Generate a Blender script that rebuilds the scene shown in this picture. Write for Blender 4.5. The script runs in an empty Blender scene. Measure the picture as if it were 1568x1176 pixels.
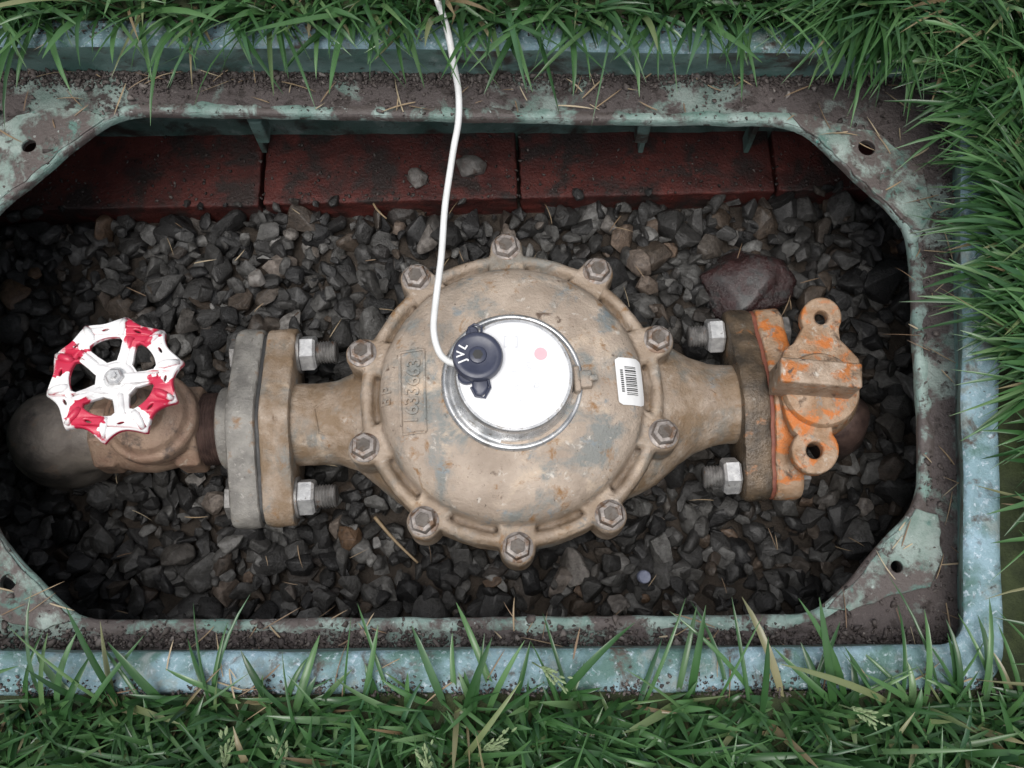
import bpy, bmesh, math, random
import numpy as np
from mathutils import Vector, Matrix, noise as mnoise
random.seed(7); rng=np.random.default_rng(7)
S=0.0005; F=1539.0; T=math.radians(17); cT,sT=math.cos(T),math.sin(T)
CX,CY,CZ=0.0,-F*sT,F*cT
scn=bpy.context.scene
def W(px,py,z=0.0):
    dx=(px-784)/F; dy=-(py-588)/F
    y=dy*cT+sT; zz=dy*sT-cT
    t=(z-CZ)/zz
    return Vector((t*dx,CY+t*y,z))
def K(z): return (F-z*cT)/F
# ---------------------------------------------------------------- materials
def L(nt,a,b): nt.links.new(a,b)
def noise(nt,co,fs,detail=4,rough=0.55,dist=0.0):
    n=nt.nodes.new('ShaderNodeTexNoise'); n.inputs['Scale'].default_value=1/(fs*S)
    n.inputs['Detail'].default_value=detail; n.inputs['Roughness'].default_value=rough
    n.inputs['Distortion'].default_value=dist
    L(nt,co,n.inputs['Vector']); return n.outputs[0]
def rampf(nt,f,lo,hi):
    m=nt.nodes.new('ShaderNodeMapRange'); m.inputs['From Min'].default_value=lo; m.inputs['From Max'].default_value=hi
    L(nt,f,m.inputs['Value']); return m.outputs[0]
def mixc(nt,f,a,b):
    m=nt.nodes.new('ShaderNodeMix'); m.data_type='RGBA'
    if hasattr(f,'links'): L(nt,f,m.inputs[0])
    else: m.inputs[0].default_value=f
    for i,c in ((6,a),(7,b)):
        if isinstance(c,(tuple,list)): m.inputs[i].default_value=(*c,1)
        else: L(nt,c,m.inputs[i])
    return m.outputs[2]
def mathn(nt,op,a,b=None):
    m=nt.nodes.new('ShaderNodeMath'); m.operation=op
    for i,c in ((0,a),(1,b)):
        if c is None: continue
        if isinstance(c,(int,float)): m.inputs[i].default_value=c
        else: L(nt,c,m.inputs[i])
    return m.outputs[0]
def pmat(name,c1,c2,fs=40,rough=(0.5,0.75),metal=0.0,bump=0.4,bfs=6,bh=2.0,layers=(),island=None,coat=0,spec=0.5,point=None,zl=None,trans=0):
    m=bpy.data.materials.new(name); m.use_nodes=True; nt=m.node_tree
    b=nt.nodes['Principled BSDF']
    tc=nt.nodes.new('ShaderNodeTexCoord'); co=tc.outputs['Object']
    col=mixc(nt,rampf(nt,noise(nt,co,fs),0.35,0.65),c1,c2)
    if island:
        g=nt.nodes.new('ShaderNodeNewGeometry')
        cr=nt.nodes.new('ShaderNodeValToRGB'); cr.color_ramp.interpolation='LINEAR'
        els=cr.color_ramp.elements
        while len(els)>1: els.remove(els[-1])
        els[0].position=island[0][0]; els[0].color=(*island[0][1],1)
        for p,c in island[1:]:
            e=els.new(p); e.color=(*c,1)
        L(nt,g.outputs['Random Per Island'],cr.inputs[0])
        mm=nt.nodes.new('ShaderNodeMix'); mm.data_type='RGBA'; mm.blend_type='MULTIPLY'; mm.inputs[0].default_value=1
        L(nt,col,mm.inputs[6]); L(nt,cr.outputs[0],mm.inputs[7]); col=mm.outputs[2]
    for (c,lfs,lo,hi) in layers:
        col=mixc(nt,rampf(nt,noise(nt,co,lfs,6,0.65,0.4),lo,hi),col,c)
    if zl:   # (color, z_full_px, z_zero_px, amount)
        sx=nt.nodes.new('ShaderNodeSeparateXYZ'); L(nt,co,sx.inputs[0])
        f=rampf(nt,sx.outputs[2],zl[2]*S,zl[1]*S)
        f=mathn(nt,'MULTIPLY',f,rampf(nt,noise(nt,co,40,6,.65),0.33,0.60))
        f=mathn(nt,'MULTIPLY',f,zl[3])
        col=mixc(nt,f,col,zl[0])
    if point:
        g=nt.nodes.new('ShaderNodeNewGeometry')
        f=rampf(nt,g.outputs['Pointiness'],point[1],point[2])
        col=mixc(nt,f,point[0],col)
    L(nt,col,b.inputs['Base Color'])
    r=nt.nodes.new('ShaderNodeMapRange'); r.inputs['From Min'].default_value=.3; r.inputs['From Max'].default_value=.7
    r.inputs['To Min'].default_value=rough[0]; r.inputs['To Max'].default_value=rough[1]
    L(nt,noise(nt,co,fs*0.6,5),r.inputs['Value']); L(nt,r.outputs[0],b.inputs['Roughness'])
    b.inputs['Metallic'].default_value=metal; b.inputs['Specular IOR Level'].default_value=spec
    b.inputs['Coat Weight'].default_value=coat; b.inputs['Coat Roughness'].default_value=0.2
    if bump:
        bp=nt.nodes.new('ShaderNodeBump'); bp.inputs['Strength'].default_value=bump; bp.inputs['Distance'].default_value=bh*S
        L(nt,noise(nt,co,bfs,7,0.65),bp.inputs['Height']); L(nt,bp.outputs[0],b.inputs['Normal'])
    if trans:
        out=nt.nodes['Material Output']; tr=nt.nodes.new('ShaderNodeBsdfTranslucent'); L(nt,col,tr.inputs[0])
        ms=nt.nodes.new('ShaderNodeMixShader'); ms.inputs[0].default_value=trans
        L(nt,b.outputs[0],ms.inputs[1]); L(nt,tr.outputs[0],ms.inputs[2]); L(nt,ms.outputs[0],out.inputs[0])
    return m
M={}
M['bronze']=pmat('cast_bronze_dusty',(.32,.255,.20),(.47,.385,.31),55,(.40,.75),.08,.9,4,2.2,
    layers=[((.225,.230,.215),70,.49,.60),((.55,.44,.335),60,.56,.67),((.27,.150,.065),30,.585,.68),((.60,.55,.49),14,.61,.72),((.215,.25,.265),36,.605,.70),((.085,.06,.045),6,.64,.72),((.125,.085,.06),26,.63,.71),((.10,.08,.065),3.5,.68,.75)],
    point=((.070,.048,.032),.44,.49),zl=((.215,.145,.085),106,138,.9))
M['bronze_rust']=pmat('cast_bronze_rusty',(.30,.18,.10),(.48,.35,.25),30,(.4,.7),.1,.9,5,2.4,
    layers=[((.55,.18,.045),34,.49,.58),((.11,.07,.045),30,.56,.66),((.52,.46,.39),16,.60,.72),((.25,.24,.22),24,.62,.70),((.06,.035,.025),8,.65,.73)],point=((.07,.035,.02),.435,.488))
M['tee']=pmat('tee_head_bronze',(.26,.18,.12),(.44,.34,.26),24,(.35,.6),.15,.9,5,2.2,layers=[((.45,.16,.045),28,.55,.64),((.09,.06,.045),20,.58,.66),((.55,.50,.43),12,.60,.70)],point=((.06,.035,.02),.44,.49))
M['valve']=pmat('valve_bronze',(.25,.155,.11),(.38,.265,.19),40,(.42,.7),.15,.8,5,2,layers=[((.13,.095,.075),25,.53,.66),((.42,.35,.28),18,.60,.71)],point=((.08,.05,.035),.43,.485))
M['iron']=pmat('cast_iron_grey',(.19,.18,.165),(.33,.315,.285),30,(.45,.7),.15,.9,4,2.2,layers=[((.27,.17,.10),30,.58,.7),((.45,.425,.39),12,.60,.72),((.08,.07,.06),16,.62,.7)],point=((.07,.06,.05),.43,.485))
M['wetiron']=pmat('wet_cast_iron',(.055,.045,.035),(.16,.115,.075),35,(.15,.45),.15,.8,5,2.4,layers=[((.32,.15,.065),30,.60,.70),((.24,.22,.19),18,.62,.72)])
M['steel']=pmat('zinc_steel',(.45,.45,.45),(.68,.68,.67),10,(.25,.45),.5,.4,3,1,layers=[((.22,.2,.18),10,.60,.70)])
M['steeldark']=pmat('dull_steel',(.14,.135,.13),(.30,.29,.28),12,(.35,.6),.35,.5,3,1,layers=[((.18,.10,.06),14,.58,.7)])
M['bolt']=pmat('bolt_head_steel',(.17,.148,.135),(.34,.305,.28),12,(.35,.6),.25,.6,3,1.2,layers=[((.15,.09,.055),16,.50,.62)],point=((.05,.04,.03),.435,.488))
M['nipple']=pmat('pipe_dark_thread',(.07,.045,.04),(.14,.09,.075),15,(.35,.6),.2,.6,3,1.5)
M['elbow']=pmat('pipe_elbow_brown',(.17,.145,.125),(.29,.25,.21),50,(.35,.6),.1,.7,5,1.8,layers=[((.10,.09,.08),60,.52,.68),((.30,.21,.15),30,.60,.72)])
M['rubber']=pmat('gasket_rubber',(.03,.03,.03),(.05,.05,.05),20)
M['redgasket']=pmat('gasket_red',(.16,.05,.035),(.24,.085,.05),20)
M['white']=pmat('white_face',(.80,.80,.81),(.85,.85,.86),60,(.22,.35),0,.05,6,.5)
M['ring']=pmat('register_ring_metal',(.40,.41,.42),(.66,.66,.66),24,(.18,.4),.7,.2,6,.7,layers=[((.20,.17,.13),14,.58,.70)])
M['cap']=pmat('dark_blue_plastic',(.030,.035,.06),(.048,.054,.085),20,(.3,.45),0,.1,4,.5)
M['wire']=pmat('white_wire',(.66,.66,.64),(.78,.78,.77),30,(.3,.5),0,.1,4,.5,layers=[((.3,.28,.25),18,.66,.76)])
M['label']=pmat('label_white',(.76,.76,.75),(.83,.83,.83),30,(.4,.5),0,0)
M['ink']=pmat('black_ink',(.02,.02,.02),(.03,.03,.03),30,(.5,.6),0,0)
M['greyink']=pmat('grey_ink',(.60,.61,.63),(.66,.67,.69),30,(.5,.6),0,0)
M['pink']=pmat('pink_dot',(.75,.42,.46),(.78,.46,.50),30,(.4,.5),0,0)
M['brick']=pmat('wet_red_brick',(.060,.018,.016),(.125,.032,.026),60,(.3,.6),0,1,5,3,layers=[((.035,.024,.022),70,.47,.60),((.015,.011,.010),9,.60,.68),((.16,.042,.034),30,.60,.72),((.12,.10,.09),4,.69,.75)],spec=.4)
M['soil']=pmat('dark_soil',(.028,.022,.017),(.055,.042,.032),20,(.8,.95),0,1,6,5)
M['lawnsoil']=pmat('lawn_soil',(.020,.028,.010),(.045,.06,.020),30,(.8,.95),0,1,8,5)
M['gravel']=pmat('damp_gravel',(.45,.44,.43),(1,1,1),9,(.28,.65),0,1,3.5,2.8,coat=.10,
   island=[(0,(.020,.020,.021)),(.3,(.043,.042,.041)),(.5,(.070,.068,.065)),(.66,(.11,.108,.103)),(.74,(.085,.062,.045)),(.82,(.035,.035,.036)),(.91,(.14,.138,.132)),(.965,(.25,.245,.235)),(1,(.15,.090,.052))],
   layers=[((.24,.235,.23),5,.66,.78),((.02,.018,.017),12,.60,.74)])
M['crumb']=pmat('dirt_crumbs',(.7,.7,.7),(1,1,1),10,(.6,.8),0,.6,3,1,island=[(0,(.035,.027,.025)),(.6,(.085,.068,.062)),(.93,(.13,.11,.10)),(1,(.25,.22,.20))])
M['straw']=pmat('dead_straw',(.8,.8,.8),(1,1,1),10,(.5,.7),0,0,island=[(0,(.16,.10,.06)),(.6,(.30,.22,.13)),(1,(.45,.38,.26))])
M['plastic']=pmat('meter_box_plastic',(.07,.14,.12),(.17,.26,.235),60,(.4,.65),0,.6,5,2,
   layers=[((.27,.34,.32),30,.58,.72),((.05,.042,.036),80,.50,.62),((.09,.29,.25),25,.64,.74),((.045,.036,.03),14,.60,.70)])
M['rim']=pmat('meter_box_rim_weathered',(.15,.25,.27),(.28,.41,.48),70,(.45,.7),0,.9,4,2.4,
   layers=[((.08,.16,.14),90,.46,.60),((.58,.66,.73),7,.56,.72),((.22,.27,.26),40,.56,.66),((.075,.06,.05),34,.56,.66),((.08,.30,.27),30,.68,.76),((.05,.045,.04),9,.63,.72)])
M['ledge']=pmat('meter_box_ledge_dirty',(.11,.17,.145),(.24,.29,.265),50,(.5,.75),0,1,5,4,
   layers=[((.088,.072,.069),110,.42,.48),((.045,.035,.032),28,.54,.62),((.16,.14,.13),12,.60,.71)])
M['lip']=pmat('meter_box_lip',(.12,.205,.175),(.28,.36,.33),40,(.45,.65),0,.8,5,2.5,
   layers=[((.085,.07,.065),55,.47,.56),((.09,.32,.28),30,.66,.73),((.05,.04,.035),15,.57,.65),((.42,.48,.46),12,.64,.72)])
M['tab']=pmat('meter_box_corner_tab',(.14,.205,.175),(.29,.35,.32),40,(.45,.65),0,.8,5,2.5,
   layers=[((.095,.078,.072),60,.46,.55),((.09,.17,.145),30,.56,.66),((.05,.04,.035),15,.57,.66),((.43,.49,.46),12,.64,.72)])
M['rock']=pmat('dark_red_rock',(.022,.012,.012),(.045,.020,.020),25,(.15,.4),0,.9,8,5,coat=.3,layers=[((.030,.030,.030),30,.5,.62)])
M['pebble']=pmat('grey_pebble',(.13,.12,.11),(.24,.225,.21),15,(.5,.7),0,.9,4,2,layers=[((.08,.06,.05),14,.52,.65)])
M['bluecap']=pmat('blue_grey_plastic',(.16,.18,.26),(.24,.26,.35),8,(.4,.6),0,.3,3,1)
M['grass']=pmat('grass_blades',(.60,.66,.60),(1,1,1),110,(.26,.45),0,.0,island=[(0,(.026,.078,.024)),(.25,(.045,.125,.038)),(.5,(.075,.180,.058)),(.7,(.12,.245,.088)),(.8,(.055,.145,.070)),(.9,(.16,.27,.11)),(.945,(.07,.15,.05)),(.965,(.22,.27,.12)),(.985,(.34,.29,.17)),(1,(.24,.16,.09))],trans=.25,spec=.75)
M['seed']=pmat('grass_seed_heads',(.20,.28,.13),(.32,.40,.22),10,(.5,.7),0,0,trans=.2)
def paint():
    m=bpy.data.materials.new('handwheel_paint'); m.use_nodes=True; nt=m.node_tree; b=nt.nodes['Principled BSDF']
    co=nt.nodes.new('ShaderNodeTexCoord').outputs['Object']
    ln=nt.nodes.new('ShaderNodeVectorMath'); ln.operation='LENGTH'; L(nt,co,ln.inputs[0])
    ns=noise(nt,co,20,4,.6); nn=mathn(nt,'MULTIPLY',mathn(nt,'SUBTRACT',ns,.5),10*S*4)
    rr=mathn(nt,'ADD',ln.outputs['Value'],nn)
    r1=rampf(nt,rr,48*S,51*S); r2=rampf(nt,rr,84*S,80*S)
    sx=nt.nodes.new('ShaderNodeSeparateXYZ'); L(nt,co,sx.inputs[0])
    an=mathn(nt,'ARCTAN2',sx.outputs[1],sx.outputs[0])
    c4=mathn(nt,'COSINE',mathn(nt,'MULTIPLY',mathn(nt,'SUBTRACT',an,math.radians(66)),4.0))
    c4=mathn(nt,'ADD',c4,mathn(nt,'MULTIPLY',mathn(nt,'SUBTRACT',noise(nt,co,26,3),.5),3.0))
    f=mathn(nt,'MULTIPLY',mathn(nt,'MULTIPLY',r1,r2),rampf(nt,c4,.12,.2))
    g=nt.nodes.new('ShaderNodeNewGeometry'); s2=nt.nodes.new('ShaderNodeSeparateXYZ'); L(nt,g.outputs['Normal'],s2.inputs[0])
    side=mathn(nt,'MULTIPLY',rampf(nt,s2.outputs[2],.5,.1),rampf(nt,noise(nt,co,30,3),.44,.50))
    f=mathn(nt,'MAXIMUM',f,mathn(nt,'MULTIPLY',side,rampf(nt,ln.outputs['Value'],40*S,50*S)))
    col=mixc(nt,f,(.80,.79,.78),(.52,.025,.065))
    col=mixc(nt,rampf(nt,noise(nt,co,7,6,.7),.66,.72),col,(.16,.11,.09))
    L(nt,col,b.inputs['Base Color']); b.inputs['Roughness'].default_value=.35
    bp=nt.nodes.new('ShaderNodeBump'); bp.inputs['Strength'].default_value=.4; bp.inputs['Distance'].default_value=S
    L(nt,noise(nt,co,6,5),bp.inputs['Height']); L(nt,bp.outputs[0],b.inputs['Normal'])
    return m
M['paint']=paint()
# ---------------------------------------------------------------- builders
def link(o,parent=None):
    scn.collection.objects.link(o)
    if parent: o.parent=parent
    return o
def empty(name):
    return link(bpy.data.objects.new(name,None))
class B:
    def __init__(s): s.v=[]; s.f=[]
    def add(s,vf):
        o=len(s.v); s.v+=[tuple(p) for p in vf[0]]; s.f+=[tuple(i+o for i in q) for q in vf[1]]; return s
def mk(name,vf,mat,parent=None,smooth=False,origin=None,angle=None):
    if isinstance(vf,B): vf=(vf.v,vf.f)
    o0=Vector(origin) if origin is not None else Vector((0,0,0))
    me=bpy.data.meshes.new(name); me.from_pydata([tuple((Vector(p)-o0)*S) for p in vf[0]],[],vf[1])
    bm=bmesh.new(); bm.from_mesh(me); bmesh.ops.recalc_face_normals(bm,faces=bm.faces); bm.to_mesh(me); bm.free()
    me.materials.append(mat)
    if smooth: me.polygons.foreach_set('use_smooth',[True]*len(me.polygons))
    if angle:
        me.polygons.foreach_set('use_smooth',[True]*len(me.polygons))
        try: me.set_sharp_from_angle(angle=math.radians(angle))
        except Exception: pass
    o=bpy.data.objects.new(name,me); o.location=o0*S
    return link(o,parent)
def frame(o,z,x=None):
    z=Vector(z).normalized()
    x=Vector(x) if x is not None else (Vector((0,0,1)) if abs(z.z)<.9 else Vector((1,0,0)))
    x=(x-z*x.dot(z)).normalized(); y=z.cross(x)
    m=Matrix((x,y,z)).transposed().to_4x4(); m.translation=Vector(o); return m
def lathe(prof,n,m,a0=0.0):
    v=[];f=[]
    for r,h in prof:
        for i in range(n):
            a=a0+2*math.pi*i/n; v.append(m@Vector((r*math.cos(a),r*math.sin(a),h)))
    for j in range(len(prof)-1):
        for i in range(n):
            k=(i+1)%n; f.append((j*n+i,j*n+k,(j+1)*n+k,(j+1)*n+i))
    if prof[0][0]>1e-3: f.append(tuple(range(n))[::-1])
    if prof[-1][0]>1e-3: f.append(tuple(range((len(prof)-1)*n,len(prof)*n)))
    return v,f
def tube(path,rad,n=10,cap=True):
    path=[Vector(p) for p in path]; v=[];f=[]
    for i,p in enumerate(path):
        t=(path[min(i+1,len(path)-1)]-path[max(i-1,0)])
        fr=frame(p,t,(0.13,.05,1) if abs(t.normalized().z)<.9 else (1,0,0)); r=rad[i] if hasattr(rad,'__len__') else rad
        for j in range(n):
            a=2*math.pi*j/n; v.append(fr@Vector((r*math.cos(a),r*math.sin(a),0)))
    for i in range(len(path)-1):
        for j in range(n):
            k=(j+1)%n; f.append((i*n+j,i*n+k,(i+1)*n+k,(i+1)*n+j))
    if cap: f.append(tuple(range(n))[::-1]); f.append(tuple(range((len(path)-1)*n,len(path)*n)))
    return v,f
def loft(loops,caps=False):
    n=len(loops[0]); v=[p for l in loops for p in l]; f=[]
    for j in range(len(loops)-1):
        for i in range(n):
            k=(i+1)%n; f.append((j*n+i,j*n+k,(j+1)*n+k,(j+1)*n+i))
    if caps: f.append(tuple(range(n))[::-1]); f.append(tuple(range((len(loops)-1)*n,len(loops)*n)))
    return v,f
def crom(pts,sub=8):
    pts=[Vector(p) for p in pts]; o=[]
    for i in range(len(pts)-1):
        p0=pts[max(i-1,0)];p1=pts[i];p2=pts[i+1];p3=pts[min(i+2,len(pts)-1)]
        for k in range(sub):
            t=k/sub; o.append(.5*((2*p1)+(p2-p0)*t+(2*p0-5*p1+4*p2-p3)*t*t+(3*p1-p0-3*p2+p3)*t**3))
    o.append(pts[-1]); return o
def fill2d(loops,thick,bev=0):
    cu=bpy.data.curves.new('tmp','CURVE'); cu.dimensions='2D'; cu.fill_mode='BOTH'
    cu.extrude=thick/2*S; cu.bevel_depth=bev*S; cu.bevel_resolution=2
    for lp in loops:
        sp=cu.splines.new('POLY'); sp.points.add(len(lp)-1); sp.use_cyclic_u=True
        for i,p in enumerate(lp): sp.points[i].co=(p[0]*S,p[1]*S,0,1)
    o=bpy.data.objects.new('tmp',cu); scn.collection.objects.link(o)
    dg=bpy.context.evaluated_depsgraph_get(); me=bpy.data.meshes.new_from_object(o.evaluated_get(dg))
    v=[Vector(p.co)/S for p in me.vertices]; f=[tuple(p.vertices) for p in me.polygons]
    bpy.data.objects.remove(o); bpy.data.meshes.remove(me); return v,f
def textm(s,size,ext=1.0,offs=0.0):
    cu=bpy.data.curves.new('tmp','FONT'); cu.body=s; cu.size=size*S; cu.extrude=ext*S; cu.offset=offs*S; cu.align_x='CENTER'; cu.align_y='CENTER'
    o=bpy.data.objects.new('tmp',cu); scn.collection.objects.link(o)
    dg=bpy.context.evaluated_depsgraph_get(); me=bpy.data.meshes.new_from_object(o.evaluated_get(dg))
    v=[Vector(p.co)/S for p in me.vertices]; f=[tuple(p.vertices) for p in me.polygons]
    bpy.data.objects.remove(o); bpy.data.meshes.remove(me); return v,f
def boxv(c,sx,sy,sz,m=None,bev=0):
    m=m or Matrix.Translation(Vector(c))
    bm=bmesh.new(); bmesh.ops.create_cube(bm,size=1)
    for v in bm.verts: v.co=Vector((v.co.x*sx,v.co.y*sy,v.co.z*sz))
    if bev: bmesh.ops.bevel(bm,geom=bm.edges[:],offset=bev,segments=3,profile=.5,affect='EDGES')
    bm.verts.index_update()
    v=[m@x.co for x in bm.verts]; f=[tuple(a.index for a in q.verts) for q in bm.faces]; bm.free(); return v,f
# ---------------------------------------------------------------- METER BOX
ZL,ZR,ZG=260,335,328
def rloop(c4,z,rad=30,seg=8,ed=40,wob=0.0):
    pts=[]; c=[Vector((p[0],p[1])) for p in c4]
    arcs=[]
    for i in range(4):
        p=c[i]; a=(c[i-1]-p).normalized(); b=(c[(i+1)%4]-p).normalized()
        s=p+a*rad; e=p+b*rad; arc=[]
        for k in range(seg+1):
            t=k/seg; arc.append((1-t)**2*s+2*t*(1-t)*p+t*t*e)
        arcs.append(arc)
    for i in range(4):
        pts+=arcs[i]; s=arcs[i][-1]; e=arcs[(i+1)%4][0]
        for k in range(1,ed): pts.append(s.lerp(e,k/ed))
    return [Vector((p.x+wob*mnoise.noise(Vector((p.x/90,p.y/90,z*.01))),p.y+wob*mnoise.noise(Vector((p.x/90,p.y/90,5+z*.01))),z)) for p in pts]
def c4px(tl,tr,br,bl,z): return [W(*tl,z),W(*tr,z),W(*br,z),W(*bl,z)]
rin=c4px((-100,66),(1472,80),(1480,988),(-100,1000),ZR)
rout=c4px((-160,26),(1526,40),(1538,1056),(-160,1066),ZR)
led=c4px((-96,108),(1456,120),(1468,986),(-96,998),ZL)
box=empty('meter_box')
def lerp4(a,b,t): return [x.lerp(y,t) for x,y in zip(a,b)]
up=loft([rloop(led,ZL-6,26,wob=1.5),rloop(led,ZL+8,26,wob=1.5),
         rloop(lerp4(led,rin,.45),ZL+34,30,wob=3),rloop(lerp4(led,rin,.62),ZL+38,30,wob=3),
         rloop(rin,ZR-10,34,wob=3.5),rloop(rin,ZR-6,34,wob=3.5)])
mk('upper_wall',up,M['plastic'],box,smooth=True)
rimv=loft([rloop(rin,ZR-6,34,wob=3.5),rloop(lerp4(rin,rout,.05),ZR-1,36,wob=3.5),rloop(lerp4(rin,rout,.2),ZR+1,38,wob=3.5),
  rloop(lerp4(rin,rout,.5),ZR-1.5,40,wob=3.5),rloop(lerp4(rin,rout,.8),ZR+1,42,wob=3.5),rloop(lerp4(rin,rout,.96),ZR-1,44,wob=3.5),rloop(rout,ZR-6,45,wob=3.5),rloop(rout,ZR-40,45,wob=3.5)])
mk('rim',rimv,M['rim'],box,smooth=True)
inner=[(-22,760),(-22,345),(-10,322),(30,290),(100,232),(150,192),(175,178),(205,172),(420,174),(640,178),(900,183),(1190,186),(1222,192),(1245,205),(1300,262),(1370,322),(1388,345),(1396,385),(1402,520),(1410,680),(1410,745),(1400,778),(1335,848),(1300,893),(1262,930),(1225,942),(900,945),(500,948),(150,951),(118,944),(85,915),(30,858),(-10,812)]
il=[W(x,y,ZL) for x,y in inner]
def resamp(l,step=10,wob=3.0):
    o=[]; n=len(l)
    for i in range(n):
        a=l[i];b=l[(i+1)%n]; k=max(1,int((b-a).length/step))
        for j in range(k):
            p=a.lerp(b,j/k); q=Vector((p.x/22,p.y/22,0)); o.append(Vector((p.x+wob*mnoise.noise(q),p.y+wob*mnoise.noise(q+Vector((9,9,0))),p.z)))
    return o
ir=resamp(il)
for _ in range(2): ir=[(ir[i-1]+ir[i]*2+ir[(i+1)%len(ir)])/4 for i in range(len(ir))]
def circ(c,r,n=20): return [(c.x+r*math.cos(2*math.pi*i/n),c.y+r*math.sin(2*math.pi*i/n)) for i in range(n)]
holes=[((1326,228),15),((46,225),13),((14,892),13),((1372,868),10)]
v,f=fill2d([[(p.x,p.y) for p in rloop(led,ZL,26,wob=1.5)],[(p.x,p.y) for p in ir]]+[circ(W(*h,ZL),r*K(ZL)) for h,r in holes],8,0)
mk('ledge',([p+Vector((0,0,ZL-4)) for p in v],f),M['ledge'],box)
ctr=sum(ir,Vector())/len(ir)
lp=[]
for dz,off in ((-14,0),(-3,-1.5),(.5,.5),(2.2,5),(1.6,9),(.6,13),(-2,17)):
    row=[]
    for i,p in enumerate(ir):
        t=(ir[(i+1)%len(ir)]-ir[i-1]).normalized(); nrm=Vector((-t.y,t.x,0)) 
        if nrm.dot(ctr-p)>0: nrm=-nrm
        ww=1+.45*mnoise.noise(p/18)+.3*mnoise.noise(p/60+Vector((3,1,4)))
        row.append(p+nrm*off*ww+Vector((0,0,dz+.9*mnoise.noise(p/14))))
    lp.append(row)
mk('ledge_lip',loft(lp),M['lip'],box,smooth=True)
tabs=[[(1212,174),(1252,182),(1300,196),(1345,206),(1372,232),(1412,262),(1424,330),(1412,352),(1396,352),(1376,326),(1308,268),(1252,210),(1226,194)],
      [(-40,250),(-10,205),(28,180),(80,168),(140,172),(158,184),(100,226),(30,284),(-14,318),(-40,318)],
      [(-40,818),(-14,812),(26,862),(80,918),(112,948),(70,962),(10,950),(-40,925)],
      [(1404,782),(1432,790),(1440,850),(1424,896),(1370,908),(1300,934),(1268,930),(1306,896),(1340,852)]]
for i,(tp,(h,r)) in enumerate(zip(tabs,holes)):
    pl=[W(x,y,ZL) for x,y in tp]; pl=resamp(pl,9,4)
    v,f=fill2d([[(p.x,p.y) for p in pl],circ(W(*h,ZL),r*K(ZL),24)],3,1.2)
    mk('corner_tab_%d'%(i+1),([p+Vector((0,0,ZL+1.2)) for p in v],f),M['tab'],box,angle=40)
yb=W(784,211,-65).y
low=[Vector((-900,yb,0)),Vector((705,yb+15,0)),Vector((715,-640,0)),Vector((-900,-640,0))]
mk('lower_wall',loft([rloop(led,ZL-6,30),rloop(lerp4(led,low,.35),190,40,wob=3),rloop(lerp4(led,low,.38),180,40,wob=3),rloop(lerp4(led,low,.7),60,50,wob=4),rloop(low,-20,60,wob=4),rloop(low,-130,60,wob=4)]),M['plastic'],box,smooth=True)
rb=B()
for x in (60,397,985,1150):
    p=W(x,212,-20); rb.add(boxv(None,9,30,120,Matrix.Translation(p+Vector((0,10,20))),2))
for x in (397,985):
    p=W(x,200,110); rb.add(boxv(None,20,30,60,Matrix.Translation(p+Vector((0,10,0))),3))
mk('wall_ribs',rb,M['plastic'],box)
gl=rloop(rout,ZG,45)
def bigloop(R,z):
    return [Vector((p.x+(p.x/max(abs(p.x),abs(p.y),1))*R,p.y+(p.y/max(abs(p.x),abs(p.y),1))*R,z)) for p in gl]
mk('ground',loft([gl,bigloop(60,ZG-1),bigloop(400,ZG),bigloop(3000,ZG),bigloop(100000,ZG)]),M['lawnsoil'],smooth=True)
# ---------------------------------------------------------------- BRICKS
br=empty('brick_course'); xs=[-392,3,400,795,1190,1440]
for i in range(5):
    fy=lambda x:324-x/1330*36
    a=W(xs[i]+2,fy(xs[i]),-64); b=W(xs[i+1]-2,fy(xs[i+1]),-64)
    d=(b-a); ln=d.length; c=(a+b)/2; ang=math.atan2(d.y,d.x)
    m=Matrix.Translation(c)@Matrix.Rotation(ang,4,'Z')@Matrix.Translation(Vector((0,98,-32+random.uniform(-2,2))))@Matrix.Rotation(random.uniform(-.01,.01),4,'Z')
    v,f=boxv(None,ln-2,196,64,Matrix.Identity(4),4)
    bm=bmesh.new(); vv=[bm.verts.new(p) for p in v]
    for q in f: bm.faces.new([vv[k] for k in q])
    bmesh.ops.subdivide_edges(bm,edges=[e for e in bm.edges if e.calc_length()>40],cuts=24,use_grid_fill=True)
    for p in bm.verts:
        q=p.co/14+Vector((i*7,0,0)); p.co+=Vector((mnoise.noise(q),mnoise.noise(q+Vector((5,0,0))),mnoise.noise(q+Vector((0,5,0)))))*2.2
    bm.verts.index_update()
    v=[m@p.co for p in bm.verts]; f=[tuple(k.index for k in q.verts) for q in bm.faces]; bm.free()
    mk('brick_%d'%(i+1),(v,f),M['brick'],br,smooth=True)
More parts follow.
